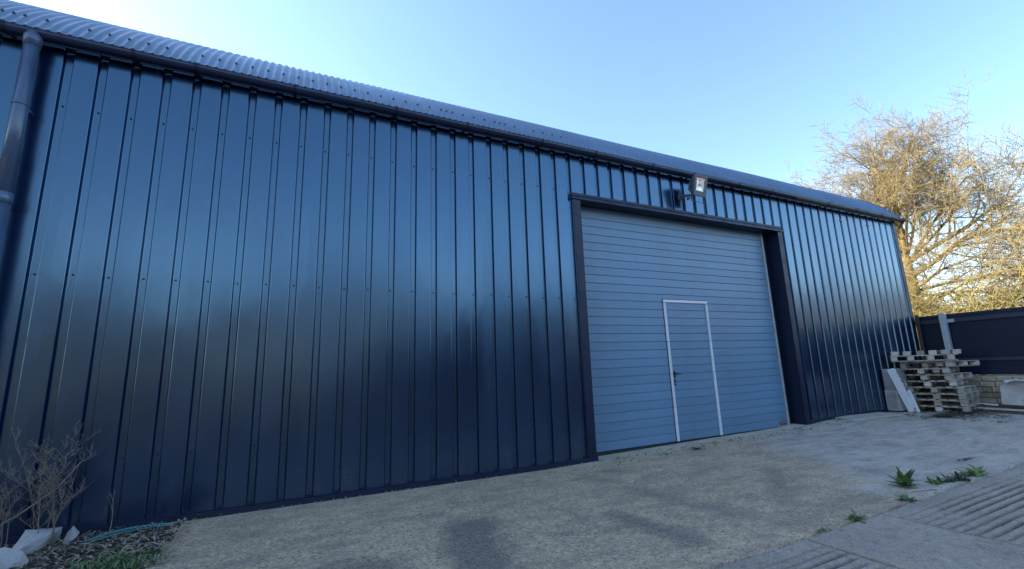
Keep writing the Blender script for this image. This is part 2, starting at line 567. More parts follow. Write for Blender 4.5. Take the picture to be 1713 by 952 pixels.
k = 0
for (x0, x1, g) in ((-6, -2.4, 1), (-2.39, 1.2, 1), (1.212, 4.962, 1), (4.986, 5.885, 0), (5.908, 9.6, 1), (9.612, 13.3, 1)):
    for (y0, y1) in ((-4.75, -2.978),):
        slab(x0, x1, y0, y1, g, k); k += 1

# ================================================================== SHED
shed = tag(empty('shed', (0, 0, 0)), 'long dark navy metal clad shed with curved corrugated roof and big grey door', 'shed')
DOOR_X0, DOOR_X1, DOOR_Z = 5.415, 9.84, 3.62
ZT = 4.335
XL, XR = -7.125, 14.15


def clad_sheet(x0, x1, z0, z1, scr=True):
    pts = [(x0, 0.0)]
    kk = math.floor(x0 / .25) - 1
    while kk * .25 < x1 + .1:
        c = kk * .25
        for dx, dy in ((-.041, 0), (-.037, .0025), (-.027, .0325), (-.023, .035), (.023, .035), (.027, .0325), (.037, .0025), (.041, 0)):
            if x0 + .001 < c + dx < x1 - .001: pts.append((c + dx, dy))
        kk += 1
    pts.append((x1, 0.0))
    zz = [z0, z1]
    vs = [(x, y, z) for x, y in pts for z in zz]
    nz_ = len(zz)
    fs = [(i * nz_ + j, (i + 1) * nz_ + j, (i + 1) * nz_ + j + 1, i * nz_ + j + 1) for i in range(len(pts) - 1) for j in range(nz_ - 1)]
    o = MB().add(vs, fs).build('cladding_sheet', M_['clad'], shed)
    mb = MB()
    for kk in range(math.ceil((x0 + .04) / .25), math.floor((x1 - .04) / .25) + 1):
        for z in (hgt(kk * .25) + .075, .573, 2.144, 3.717):
            if z0 + .03 < z < z1 - .03:
                zz_ = z + random.uniform(-.008, .008); cx = kk * .25 + random.uniform(-.006, .006)
                mb.tube([(cx, .034, zz_), (cx, .030, zz_), (cx, .030, zz_), (cx, .022, zz_)], [.0095, .0095, .005, .0045], 6, smooth=False)
    if mb.v:
        mb.build('screws', M_['screw'], o, kind='stuff')
    return o


x = XL
while x < XR - .01:
    x1 = min(x + 1.0, XR)
    if x1 <= DOOR_X0 or x >= DOOR_X1:
        clad_sheet(x, x1, hgt(x) - .01, ZT)
    elif x < DOOR_X0:
        clad_sheet(x, DOOR_X0, hgt(x) - .01, ZT); clad_sheet(DOOR_X0, x1, DOOR_Z, ZT)
    elif x1 > DOOR_X1:
        clad_sheet(x, DOOR_X1, DOOR_Z, ZT); clad_sheet(DOOR_X1, x1, hgt(DOOR_X1) - .01, ZT)
    else:
        clad_sheet(x, x1, DOOR_Z, ZT)
    x = x1


def flash(prof, xa, xb, name, label=None):
    """folded steel trim following the ground: profile in (y, z above ground)"""
    mb = MB(); n = len(prof); st = fr(xa, xb, max(1, int((xb - xa) / .8)))
    vs = [(x, y, hgt(x) + z) for x in st for y, z in prof]
    fs = []
    for i in range(len(st) - 1):
        for j in range(n):
            fs.append((i * n + j, i * n + (j + 1) % n, (i + 1) * n + (j + 1) % n, (i + 1) * n + j))
    fs += [tuple(range(n)), tuple(range((len(st) - 1) * n, len(st) * n))]
    return fixn(mb.add(vs, fs).build(name, M_['trim'], shed, label=label))


bp = [(.03, .062), (-.012, .058), (-.03, .052), (-.032, .004), (-.026, -.02), (.03, -.02)]
for xa, xb in ((XL, -3.6), (-3.598, -.6), (-.598, 2.4), (2.402, DOOR_X0 + .01), (DOOR_X1 - .01, 12), (12.002, XR)):
    flash(bp, xa, xb, 'base_flashing')

# door surround
for nm, a in (('header_trim', (5.30, 9.96)),):
    MB().prof([(-.03, 3.625), (-.03, 3.635), (-.004, 3.665), (-.004, 3.70), (-.001, 3.70), (-.001, 3.60), (.20, 3.60), (.20, 3.595), (-.028, 3.6), (-.028, 3.625)], 5.27, 7.9).build(nm, M_['trim'], shed)
    MB().prof([(-.032, 3.627), (-.032, 3.637), (-.006, 3.668), (-.006, 3.703), (-.003, 3.703), (-.003, 3.598), (.20, 3.598), (.20, 3.593), (-.03, 3.598), (-.03, 3.627)], 7.88, 9.97).build(nm, M_['trim'], shed)
scm = MB().tube([(0, 0, 0), (0, -.004, 0), (0, -.004, 0), (0, -.012, 0)], [.011, .011, .006, .005], 6, smooth=False).mesh('trim_screw', M_['screw'])
for (xa, xb, rv) in ((5.295, 5.42, 1), (9.835, 9.96, -1)):
    tr = MB()
    z0 = hgt(xa)
    tr.box(xa, xb, -.010, -.003, z0, 3.62)
    o = tr.build('side_trim', M_['trim'], shed)
    for z in (.35, .95, 1.55, 2.2, 2.75, 3.35):
        inst('trim_screw', scm, o, (xa + (.03 if rv > 0 else .095), -.010, z + random.uniform(-.05, .05)))
    rx = xb if rv > 0 else xa
    MB().box(min(rx, rx - rv * .006), max(rx, rx - rv * .006), -.006, .34, z0 - .03, 3.62).build('door_reveal', M_['trim'], shed)
MB().box(5.42, 9.835, -.0, .34, 3.603, 3.606).build('head_reveal', M_['trim'], shed)
# cap strip over the joint beside the downpipe, and the corner flashing
cf = MB()
cf.box(XR - .11, XR + .012, -.012, -.003, hgt(14), ZT)
cf.box(XR + .003, XR + .012, -.003, .12, hgt(14), ZT)
o = cf.build('corner_flashing', M_['trim'], shed)
for z in (.6, 1.3, 2.0, 2.7, 3.4, 4.0):
    inst('trim_screw', scm, o, (XR - .08, -.012, z))
# two white caps under the eave at the far end
cm = MB().tube([(0, 0, 0), (0, -.02, 0), (0, -.035, 0)], [.032, .03, .012], 10).mesh('white_screw_cap', M_['cap'])
CAPS = ((12.02, 4.08), (13.02, 4.09))
for (x, z) in CAPS:
    inst('white_screw_cap', cm, shed, (x, -.001, z))
# other walls
MB().box(XL, XR, 10, 10.02, -.05, ZT).build('rear_wall', M_['clad'], shed)
MB().box(DOOR_X0 - .3, DOOR_X1 + .3, .5, .52, -.05, 4.2).build('inner_wall', M_['dark'], shed)

# roof: corrugated sheets that curve over at the eave
PITCH, AMP = .0762, .009
RA, A0, A1 = 3.0, R(53.5), R(14)
YC, ZC = -.1 + RA * math.sin(A0), 4.375 - RA * math.cos(A0)
arc = []
for i in range(19):
    a = lerp(A0, A1, i / 18)
    arc.append((YC - RA * math.sin(a), ZC + RA * math.cos(a), -math.sin(a), math.cos(a)))
y_, z_, ny_, nz_ = arc[-1]
for L in (1.0, 2.0, 2.9):
    arc.append((y_ + L * math.cos(A1), z_ + L * math.sin(A1), ny_, nz_))
RIDGE = (arc[-1][0], arc[-1][1])


def wav(x):
    return .012 * mnoise.noise(Vector((x * .35, 11, 0)))


def roof_sheet(x0, x1, end=False):
    n = max(1, round((x1 - x0) / PITCH)) * 6
    st = [x0 + (x1 - x0) * i / n for i in range(n + 1)]
    vs = []
    for x in st:
        w = AMP * math.cos(2 * math.pi * x / PITCH)
        dz = wav(x)
        for (y, z, ny, nz2) in arc:
            vs.append((x, y + ny * w, z + nz2 * w + dz))
    m = len(arc)
    fs = [(i * m + j, (i + 1) * m + j, (i + 1) * m + j + 1, i * m + j + 1) for i in range(n) for j in range(m - 1)]
    o = MB().add(vs, fs, True).build('roof_sheet', M_['roof'], shed)
    mb = MB()
    j = 0
    kx = math.ceil(x0 / PITCH)
    while kx * PITCH < min(x1 - .01, 5.2):
        if (kx % 2 == 0 or random.random() < .12) and random.random() > .03:
            y, z, ny, nz2 = arc[2]
            p = Vector((kx * PITCH, y, z + wav(kx * PITCH)))
            d = Vector((0, ny, nz2))
            mb.tube([p + d * (AMP - .002), p + d * (AMP + .006), p + d * (AMP + .016)], [.015, .012, .005], 6, smooth=False)
        kx += 1
    if mb.v: mb.build('screws', M_['screw'], o, kind='stuff')


xr = XL - .1
RE = XR + .09
while xr < RE - .05:
    x1 = min(xr + PITCH * 13, RE)
    roof_sheet(xr, x1)
    xr = x1
# verge trim closing the roof end, and the rear slope
vs = []
for (y, z, ny, nz2) in arc:
    for xx in (XR + .03, XR + .085):
        vs += [(xx, y + ny * .014, z + nz2 * .014), (xx, y - ny * .07, z - nz2 * .07)]
fs = []
for i in range(len(arc) - 1):
    a, c = i * 4, i * 4 + 4
    fs += [(a, a + 2, c + 2, c), (a, c, c + 1, a + 1), (a + 2, a + 3, c + 3, c + 2), (a + 1, c + 1, c + 3, a + 3)]
fs += [(0, 1, 3, 2)]
fixn(MB().add(vs, fs).build('verge_trim', M_['trim'], shed))
ew = [(.002, -.05), (.002, 4.3)] + [(y, z - .03) for y, z, a, b in arc if y > .05] + [(10, 4.4), (10, -.05)]
for xa in (XL, XR - .02):
    fixn(MB().prof(ew, xa, xa + .02).build('end_wall', M_['clad'], shed))
for (xa, xb) in ((XL - .1, XR + .09),):
    MB().prof([(RIDGE[0], RIDGE[1]), (10.2, 4.4), (10.2, 4.38), (RIDGE[0], RIDGE[1] - .02)], xa, xb).build('rear_roof', M_['roof'], shed)
MB().prof([(-.007, 4.30), (-.009, 4.36), (-.085, 4.362), (-.085, 4.372), (.04, 4.372), (.04, 4.30)], XL, XR - .002).build('eaves_shade_strip', M_['gutter'], shed)  # added dark strip for the shade under the gutter; also hides the groove tops


# gutter in lengths, half round, with brackets
def gutter_prof(r, th=.004, n=10):
    o = [(-math.cos(math.pi * i / n) * r, -math.sin(math.pi * i / n) * r) for i in range(n + 1)]
    i_ = [(-math.cos(math.pi * i / n) * (r - th), -math.sin(math.pi * i / n) * (r - th)) for i in range(n + 1)]
    lip = [(-r - .004, .002), (-r - .004, .010), (-r + .004, .010)]
    return lip + list(reversed(i_))[::-1][:0] + [(-(r - th), 0.0)] + i_[1:] + [(r, 0.0)] + list(reversed(o))[1:-1] + [(-r, -.001)]


GY, GZ, GR = -.108, 4.325, .060


def gutter(x0, x1, mat, name='gutter', label=None):
    p = gutter_prof(GR)
    st = fr(x0, x1, max(1, int((x1 - x0) / .35)))
    vs, fs = [], []
    n = len(p)
    for x in st:
        dz = wav(x) * .8 - .006
        vs += [(x, GY + y, GZ + z + dz) for y, z in p]
    for i in range(len(st) - 1):
        fs += [(i * n + j, i * n + (j + 1) % n, (i + 1) * n + (j + 1) % n, (i + 1) * n + j) for j in range(n)]
    fs += [tuple(range(n)), tuple(range((len(st) - 1) * n, len(st) * n))]
    return fixn(MB().add(vs, fs, False).build(name, mat, shed, label=label))


br = MB()
pr = [(-math.cos(math.pi * i / 10) * (GR + .005), -math.sin(math.pi * i / 10) * (GR + .005)) for i in range(11)]
vs = []
for (y, z) in pr: vs += [(-.014, y, z), (.014, y, z)]
br.add(vs, [(2 * i, 2 * i + 1, 2 * i + 3, 2 * i + 2) for i in range(10)])
br.box(-.014, .014, -GR - .010, -GR + .002, -.004, .018)
br.box(-.014, .014, GR - .005, GR + .04, -.012, .0)
brm = br.mesh('gutter_bracket', M_['trim'])
glen = [(XL - .1, -3.9), (-3.898, -1.9), (-1.898, .4), (.402, 2.4), (2.402, 4.4), (4.402, 6.4), (6.402, 8.4), (8.402, 10.35)]
for a, b in glen:
    g_ = gutter(a, b, M_['gutter'])
    xx = a + .35
    while xx < b:
        inst('gutter_bracket', brm, g_, (xx, GY, GZ + wav(xx) * .8 - .006)); xx += .9
gs = [(10.352, 11.42), (11.422, 12.42), (12.422, 13.38), (13.382, 14.27)]
for a, b in gs:
    g_ = gutter(a, b, M_['gutrefl'], label='length of gutter coloured grey green for the tree reflection')
    inst('gutter_bracket', brm, g_, (b - .04, GY, GZ + wav(b) * .8 - .006))
MB().tube([(14.268, GY, GZ - .012), (14.274, GY, GZ - .012)], GR + .004, 16).build('gutter_end_cap', M_['gutrefl'], shed)

# downpipe on the left
PX, PY = -.455, -.125
dp = MB()
dp.tube([(PX, PY, 4.24), (PX, PY, 2.72)], .054, 18)
dp.tube([(PX, PY, 2.70), (PX, PY, .02)], .054, 18)
dpo = dp.build('downpipe', M_['pipe'], shed)
MB().tube([(PX, PY, 4.30), (PX, PY, 4.265), (PX, PY, 4.262), (PX, PY, 4.215), (PX, PY, 4.21), (PX, PY, 4.17)], [.050, .060, .064, .064, .060, .060], 18).build('pipe_collar', M_['pipe'], dpo)
MB().tube([(PX, PY, 2.79), (PX, PY, 2.785), (PX, PY, 2.70), (PX, PY, 2.695)], [.055, .061, .061, .055], 18).build('pipe_collar', M_['pipe'], dpo)
for z in (3.6, 1.6, .4):
    cb = MB(); cb.tube([(PX, PY, z - .012), (PX, PY, z + .012)], .058, 18)
    cb.box(PX - .02, PX + .02, PY + .05, -.002, z - .012, z + .012)
    cb.build('pipe_clip', M_['pipe'], dpo)

# ---------------------------------------------------------------- the sectional door
DY = .22
door = empty('sectional_door', (5.55, DY, 0), (0, -R(.42), 0))
door.parent = shed
door['label'] = 'wide grey blue sectional door with a small white framed door in it'
DX0, DX1 = 5.43 - 5.55, 9.672 - 5.55
WX0, WX1, WZ1 = 7.055 - 5.55, 8.03 - 5.55, 2.222
FB = .046


def slat(x0, x1, z0, z1):
    g = .009
    pr = [(.014, z0 + .001), (.004, z0 + .002), (0, z0 + g), (0, z1 - g * .55), (.004, z1 - .001), (.014, z1), (.04, z1), (.04, z0 + .001)]
    o = MB().prof([(y, z - z0) for y, z in pr], 0, x1 - x0).mesh('door_slat', M_['door'])
    ob = inst('door_slat', o, door, (x0, 0, z0))
    return ob


rows = [(.066, .187)] + [(.187 + .1245 * i, .187 + .1245 * (i + 1)) for i in range(28)]
meshes = {}
for (z0, z1) in rows:
    if z1 > 3.72: continue
    if z0 >= WZ1 - .005:
        slat(DX0, DX1, z0, z1)
    elif z1 > WZ1:
        slat(DX0, WX0 - .004, z0, z1); slat(WX1 + .004, DX1, z0, z1)
        slat(WX0 - .001, WX1 + .001, WZ1 + .003, z1)
        if WZ1 - FB - .003 > z0: slat(WX0 + FB, WX1 - FB, z0, WZ1 - FB - .003)
    else:
        slat(DX0, WX0 - .004, z0, z1); slat(WX0 + FB + .004, WX1 - FB - .004, z0, z1); slat(WX1 + .004, DX1, z0, z1)
# white frame in lengths that break where the door sections meet
zb = [.066, .56, 1.06, 1.555, WZ1 - FB - .003]
for z0, z1 in zip(zb, zb[1:]):
    for x0 in (WX0, WX1 - FB):
        f = MB()
        f.box(x0, x0 + FB, -.016, .03, z0 + .002, z1 - .002, .003)
        f.box(x0 + (.030 if x0 == WX0 else .004), x0 + (.042 if x0 == WX0 else .016), -.022, -.015, z0 + .002, z1 - .002, .002)
        f.build('frame_bar', M_['alu'], door)
f = MB(); f.box(WX0, WX1, -.016, .03, WZ1 - FB, WZ1, .003); f.box(WX0 + .03, WX1 - .03, -.022, -.015, WZ1 - FB + .004, WZ1 - FB + .016, .002)
f.build('frame_bar', M_['alu'], door)
f = MB(); f.box(WX0 - .006, WX1 + .006, -.006, .02, WZ1, WZ1 + .012); f.build('frame_lip', M_['black'], door)
f = MB(); f.box(WX0 - .012, WX0 - .002, -.004, .02, .07, WZ1); f.build('frame_lip', M_['black'], door)
# handle, lock and bottom seal
hx = WX0 + FB + .030
h = MB(); h.box(hx - .022, hx + .022, -.016, .0, 1.0, 1.10, .005); h.tube([(hx, -.012, 1.065), (hx, -.05, 1.065), (hx + .02, -.056, 1.062), (hx + .125, -.054, 1.058)], [.012, .012, .012, .009], 8)
h.build('door_handle', M_['black'], door)
h = MB(); h.tube([(hx, -.001, .955), (hx, -.016, .955)], [.026, .022], 14); h.box(hx - .022, hx + .022, -.014, .0, .885, .955, .005); h.build('lock_plate', M_['black'], door)
h = MB(); h.tube([(hx, -.017, .922), (hx, -.026, .922)], [.010, .009], 10); h.build('key_cylinder', M_['galv'], door)
MB().box(DX0, DX1, .004, .04, .0, .063, .006).build('bottom_seal', M_['rubber'], door)
MB().box(DX1 + .004, DX1 + .045, -.02, .05, .02, 3.66, .005).build('side_guide', M_['galv'], door, label='bright metal guide at the right edge of the door')
MB().box(DX0 - .03, DX0 - .004, -.004, .05, .02, 3.66, .004).build('side_guide', M_['trim'], door)
MB().box(DX1 + .05, DX1 + .42, .03, .05, .0, 3.7).build('jamb_panel', M_['dark'], door)
MB().box(DX0 - .5, DX1 + .5, .05, .06, .0, 3.9).build('door_core', M_['dark'], door)
# maker's badge at the bottom right
bx0, bz0 = DX1 - .215, .098
b = MB(); b.box(bx0, bx0 + .19, -.006, .002, bz0, bz0 + .052, .003); bo = b.build('maker_badge', M_['badge'], door)
cu = bpy.data.curves.new('badge_lettering', 'FONT'); cu.body = 'HÖRMANN'; cu.size = .044; cu.extrude = .001; cu.align_x = 'CENTER'; cu.align_y = 'CENTER'
cu.materials.append(M_['orange'])
to = bpy.data.objects.new('badge_lettering', cu); COL.objects.link(to)
bpy.context.view_layer.update()
me = bpy.data.meshes.new_from_object(to.evaluated_get(bpy.context.evaluated_depsgraph_get()))
bpy.data.objects.remove(to)
# the lettering is part of the badge (one mesh with two materials)
bm = bmesh.new(); bm.from_mesh(bo.data)
tm = bmesh.new(); tm.from_mesh(me)
wd = max(v.co.x for v in tm.verts) - min(v.co.x for v in tm.verts)
for v in tm.verts: v.co = Vector((bx0 + .095 + v.co.x * .172 / wd, -.0075 - v.co.z, bz0 + .026 + v.co.y * 1.0))
tmp = bpy.data.meshes.new('tmp'); tm.to_mesh(tmp)
n0 = len(bm.faces); bm.from_mesh(tmp); bm.faces.ensure_lookup_table()
for f in bm.faces[n0:]: f.material_index = 1
bm.to_mesh(bo.data); bo.data.materials.append(M_['orange'])
bpy.data.meshes.remove(tmp); bpy.data.meshes.remove(me)

# ---------------------------------------------------------------- floodlight
FLX, FLY, FLZ = 7.56, -.29, 4.05
fl = tag(empty('floodlight', (FLX, FLY, FLZ), (R(-24), 0, R(0))), 'grey square floodlight fixed under the gutter above the big door', 'floodlight')


def frustum(mb, a, b, ya, yb):
    """a,b: (x0,x1,z0,z1) rectangles at y = ya, yb"""
    vs = [(a[0], ya, a[2]), (a[1], ya, a[2]), (a[1], ya, a[3]), (a[0], ya, a[3]), (b[0], yb, b[2]), (b[1], yb, b[2]), (b[1], yb, b[3]), (b[0], yb, b[3])]
    return mb.add(vs, [(0, 1, 2, 3), (7, 6, 5, 4), (0, 4, 5, 1), (1, 5, 6, 2), (2, 6, 7, 3), (3, 7, 4, 0)])


hb = MB()
frustum(hb, (-.155, .155, -.20, .165), (-.09, .09, -.10, .10), .0, .13)
frustum(hb, (-.16, .16, -.205, .17), (-.155, .155, -.20, .165), -.02, .0)
for i in range(6):
    xx = -.08 + i * .032
    hb.box(xx, xx + .006, .03, .16, -.09, .09)
hb.build('housing', M_['lamp'], fl)
fr_ = MB()
for (a, b_, c, d) in ((-.165, .165, .13, .175), (-.165, .165, -.21, -.115), (-.165, -.115, -.115, .13), (.115, .165, -.115, .13)):
    fr_.box(a, b_, -.045, -.021, c, d, .004)
fr_.build('front_frame', M_['lamp'], fl)
rf = MB()
o1, o2 = (-.113, .113, -.113, .128), (-.04, .04, -.05, .06)
vs = [(o1[0], -.026, o1[2]), (o1[1], -.026, o1[2]), (o1[1], -.026, o1[3]), (o1[0], -.026, o1[3]), (o2[0], -.022, o2[2]), (o2[1], -.022, o2[2]), (o2[1], -.022, o2[3]), (o2[0], -.022, o2[3])]
rf.add(vs, [(0, 1, 5, 4), (1, 2, 6, 5), (2, 3, 7, 6), (3, 0, 4, 7), (4, 5, 6, 7)])
rf.build('reflector', M_['reflector'], fl)
MB().tube([(-.03, -.030, .0), (.03, -.030, .0)], .011, 8).build('bulb', M_['cap'], fl)
gl = NT('clear_glass'); gl.b.inputs['Transmission Weight'].default_value = 1; gl.fin((.95, .97, 1), .03)
MB().box(-.113, .113, -.040, -.036, -.113, .128).build('glass', gl.m, fl)
kb = MB(); kb.box(-.165, -.16, -.01, .01, -.30, -.12); kb.box(.16, .165, -.01, .01, -.30, -.12); kb.box(-.165, .165, -.01, .01, -.305, -.30)
kb.build('mounting_bracket', M_['lamp'], fl)
ab = MB(); ab.box(-.195, -.17, .0, .29, -.235, -.19, .004); ab.tube([(-.18, .05, -.235), (-.18, .05, -.27), (-.18, .07, -.29)], [.028, .028, .014], 10); ab.box(-.225, -.14, .23, .25, -.27, -.15, .004)
ab.build('wall_arm', M_['lamp'], fl)
fl.rotation_euler = (R(14), 0, R(4))
fl.scale = (.9, .9, .9)

# ================================================================== FENCE, LOW WALL
FX = 14.30
fence = tag(empty('fence', (FX, 0, 0)), 'dark navy boarded fence running out from the shed corner with a steel post', 'fence')
y = .04
while y > -14:
    y1 = y - 2.4
    MB().box(0, .03, y1 + .003, y, .82, 2.065, .004).build('fence_panel', M_['fence'], fence)
    MB().box(-.035, -.001, y1 + .003, y, 1.90, 1.985, .004).build('fence_rail', M_['fence_rail'], fence)
    MB().box(-.03, -.001, y1 + .003, y, 1.09, 1.15, .004).build('fence_rail', M_['fence_rail'], fence)
    y = y1
MB().box(-.008, .04, -13, .04, 2.068, 2.085, .003).build('capping_rail', M_['fence_rail'], fence)
po = MB(); po.box(-.16, -.06, -.54, -.44, .12, 2.10, .006)
po = po.build('fence_post', M_['galv'], fence, label='bare galvanised steel post in front of the dark boards')
MB().box(-.06, -.036, -.64, -.44, 1.90, 1.97, .003).build('post_bracket', M_['galv'], po)

lw = tag(empty('low_wall', (FX - .02, 0, .14)), 'low buff block wall under the dark fence beside the pallets', 'wall')
MB().box(.03, .2, -7, .1, -.1, .665).build('mortar_bed', M_['mortar'], lw)
bmsh = []
for i in range(4):
    b = MB(); b.box(0, .06, -.215, .0, 0, .10, .008)
    me = b.mesh('block', M_['block'])
    for v in me.vertices: v.co += Vector([mnoise.noise(v.co * 9 + Vector((i * 7 + q * 3, 0, 0))) * .006 for q in range(3)])
    bmsh.append(me)
for r in range(6):
    z = .01 + r * .108
    y = .08 - (r % 2) * .11
    while y > -4.2:
        w = random.choice((1, 1, 1, .6, 1.35))
        inst('block', random.choice(bmsh), lw, (random.uniform(-.006, .016), y, z), (0, 0, 0), (1, w, random.uniform(.92, 1.0)))
        y -= .215 * w + .011

# ================================================================== PALLETS
PW, PD, PH = .83, .96, .118


def rough_box(x0, x1, y0, y1, z0, z1, seed, name, m):
    me = MB().box(x0, x1, y0, y1, z0, z1, .004).mesh(name, m)
    for v in me.vertices: v.co += Vector([mnoise.noise(v.co * 5 + Vector((seed * 3.1 + q * 5, 0, 0))) * .004 for q in range(3)])
    return me


# local: x = into the stack (depth), y = across the front, z up
deck = [rough_box(0, PD, 0, .10, 0, .018, i, 'deck_board', M_['wood']) for i in range(3)]
cross = [rough_box(0, .10, 0, PW, 0, .018, i + 5, 'stringer_board', M_['wood']) for i in range(3)]
blk = [rough_box(0, .12, 0, .10, 0, .062, i + 9, 'block', M_['wood']) for i in range(4)]
base = [rough_box(0, PD, 0, .10, 0, .018, i + 15, 'base_board', M_['wood']) for i in range(3)]


def pallet(x, y, z, rz, label, first=True, w=PW):
    p = tag(empty('wooden_pallet', (x, y, z), (R(random.uniform(-.6, .6)), R(random.uniform(-.6, .6)), R(rz))), label, 'pallet', 'wooden pallets stacked by the fence')
    sy = w / PW
    for j in range(3):
        inst('base_board', random.choice(base), p, (0, (.0, .365, .73)[j] * sy, 0))
    for i in range(3):
        for j in range(3):
            inst('block', random.choice(blk), p, ((.0, .42, .84)[i], (.0, .365, .73)[j] * sy + random.uniform(-.006, .006), .0185))
        inst('stringer_board', random.choice(cross), p, ((.01, .43, .85)[i], 0, .081), (0, 0, 0), (1, sy, .75))
    for j in range(6):
        inst('deck_board', random.choice(deck), p, (0, (j * .146) * sy, .095), (0, 0, 0), (1, 1, .9))
    return p


def corner(x, y, rz):      # the front right corner given: step back along the front
    a = R(rz); return x, y


names = ('lowest grey pallet standing on the rubble in the stack by the fence', 'second pallet from the ground in the stack by the fence',
         'third pallet from the ground in the stack by the fence', 'fourth pallet from the ground, top of the evenly stacked lower ones',
         'fifth pallet from the ground, pushed out to the left over the tied pallets', 'sixth pallet from the ground, turned so its right side swings towards us',
         'seventh pallet from the ground, with an extra block in its front', 'eighth pallet from the ground, turned out to the right below the upturned one')
GZ0 = .175
stack = ((12.90, -1.07, 9), (12.89, -1.07, 9.5), (12.89, -1.065, 8.5), (12.88, -1.06, 9), (12.86, -.98, 10), (12.86, -.93, 2), (12.84, -.93, 12), (12.86, -.97, -4))
for i, (x, y, rz) in enumerate(stack):
    a = R(rz)
    p = pallet(x, y, GZ0 + i * PH, rz, names[i])
    if i in (6, 7):
        inst('block', blk[1], p, (0, .14, .0185))
# upturned pallet on top: thick boards on their bearers
zt = GZ0 + 8 * PH
tp = tag(empty('wooden_pallet', (12.88, -1.03, zt + .004), (0, 0, R(24))), 'upturned pallet with six chunky boards, topmost of the stack', 'pallet', 'wooden pallets stacked by the fence')
for i in range(3):
    for j in range(4):
        inst('block', random.choice(blk), tp, ((.0, .42, .84)[i], (.0, .28, .57, .82)[j], .02), (0, 0, 0), (1, 1, 1.25))
    inst('stringer_board', random.choice(cross), tp, ((.01, .43, .85)[i], -.04, .0), (0, 0, 0), (1, 1.16, 1))
    inst('stringer_board', random.choice(cross), tp, ((.01, .43, .85)[i], -.05, .1), (0, 0, R(random.uniform(-1, 1))), (1, 1.18, 1))
tb = [rough_box(0, PD * .7, 0, .115, 0, .08, i + 30, 'deck_board', M_['wood']) for i in range(2)]
for j, yy in enumerate((-.10, .06, .23, .41, .61, .79)):
    inst('deck_board', random.choice(tb), tp, (random.uniform(-.02, .02), yy, .12), (0, 0, R(random.uniform(-2, 2))))
# loose wrapping strings on the lower pallets
st = MB()
for (y0, z0, y1, z1) in ((-.25, .17, -.42, .62), (-.45, .2, -.33, .6), (-.72, .19, -.74, .63), (-.22, .3, -.40, .2)):
    x0 = 12.9 + (-1.06 - y0) * .14 - .012
    x1 = 12.9 + (-1.06 - y1) * .14 - .012
    st.tube([(x0, y0, z0), (lerp(x0, x1, .5) - .02, lerp(y0, y1, .5) + .02, lerp(z0, z1, .5)), (x1, y1, z1)], .004, 5)
tag(st.build('twine', M_['straw']), 'thin pale twine hanging loose across the front of the lower pallets', 'twine')

# concrete blocks and white plastic boards leaning left of the pallets
def cblock(x, y, z, rz, label):
    o = empty('concrete_block', (x, y, z), (0, 0, R(rz)))
    tag(o, label, 'block', 'grey blocks by the shed corner')
    b = MB(); b.box(-.2, .2, -.11, .11, 0, .40, .01)
    b.build('block_body', M_['cblock'], o)
    b = MB(); b.box(-.207, -.2005, -.075, .075, .05, .345, .003); b.build('face_recess', M_['cblock'], o)
    return o


cblock(12.62, -.125, .19, 0, 'lower grey concrete block standing against the shed behind the white boards')
cblock(12.63, -.135, .592, 2, 'upper grey concrete block resting on the other behind the white boards')


def upvc(B, T, w, th, label, broken):
    """a board from foot B to top T; its width runs towards us"""
    B, T = Vector(B), Vector(T)
    o = tag(empty('plastic_board', B), label, 'board', 'white plastic boards leaning by the pallets')
    ax = T - B; L = ax.length; ax.normalize()
    wd = Vector((.35, -1, 0)); wd = (wd - ax * wd.dot(ax)).normalized(); nn = ax.cross(wd)
    n = 24; vs = []
    for i in range(n + 1):
        u = i / n * L
        e = w
        if broken: e = w * (1 - .16 * abs(math.sin(i * 1.9)) - .10 * mnoise.noise(Vector((i * .7, 0, 0))) - (.25 * (1 - i / 4) if i < 4 else 0))
        for a, c in ((0, 0), (w * .33, 0), (w * .34, -.006), (w * .36, -.006), (w * .37, 0), (e, 0), (e, th), (0, th)):
            vs.append(ax * u + wd * a + nn * c)
    fs = []
    for i in range(n):
        for j in range(8):
            fs.append((i * 8 + j, i * 8 + (j + 1) % 8, (i + 1) * 8 + (j + 1) % 8, (i + 1) * 8 + j))
    fs += [tuple(range(8)), tuple(range(n * 8, n * 8 + 8))]
    return fixn(MB().add(vs, fs).build('board_panel', M_['upvc'], o))


upvc((12.55, -.30, .17), (12.24, -.21, .98), .14, .02, 'long white plastic board with ragged edge leaning on the grey blocks', True)
upvc((12.60, -.41, .17), (12.48, -.37, .58), .05, .02, 'short narrow white plastic strip leaning beside the long board', False)
# boards on the ground
o = tag(empty('flat_board', (11.2, -.28, .165), (R(1), R(-1.5), R(-12))), 'pale flat board lying on the ground at the shed foot', 'board')
b = MB(); b.box(-.6, .55, -.2, .2, .0, .035, .004); b.build('board_panel', M_['pale'], o)
o = tag(empty('timber_batten', (12.6, -.80, .185), (0, R(-.5), R(8))), 'long thin pale batten lying in front of the pallets', 'batten')
b = MB(); b.box(-1.1, .6, -.02, .02, 0, .025, .003); b.build('batten_body', M_['pale'], o)
o = tag(empty('timber_stake', (14.02, -.10, .17), (R(-1), R(3.5), 0)), 'rusty brown stake leaning in the corner behind the pallets', 'stake')
b = MB(); b.box(-.022, .022, -.03, .02, 0, 1.95, .004); b.build('stake_body', M_['brownwood'], o)

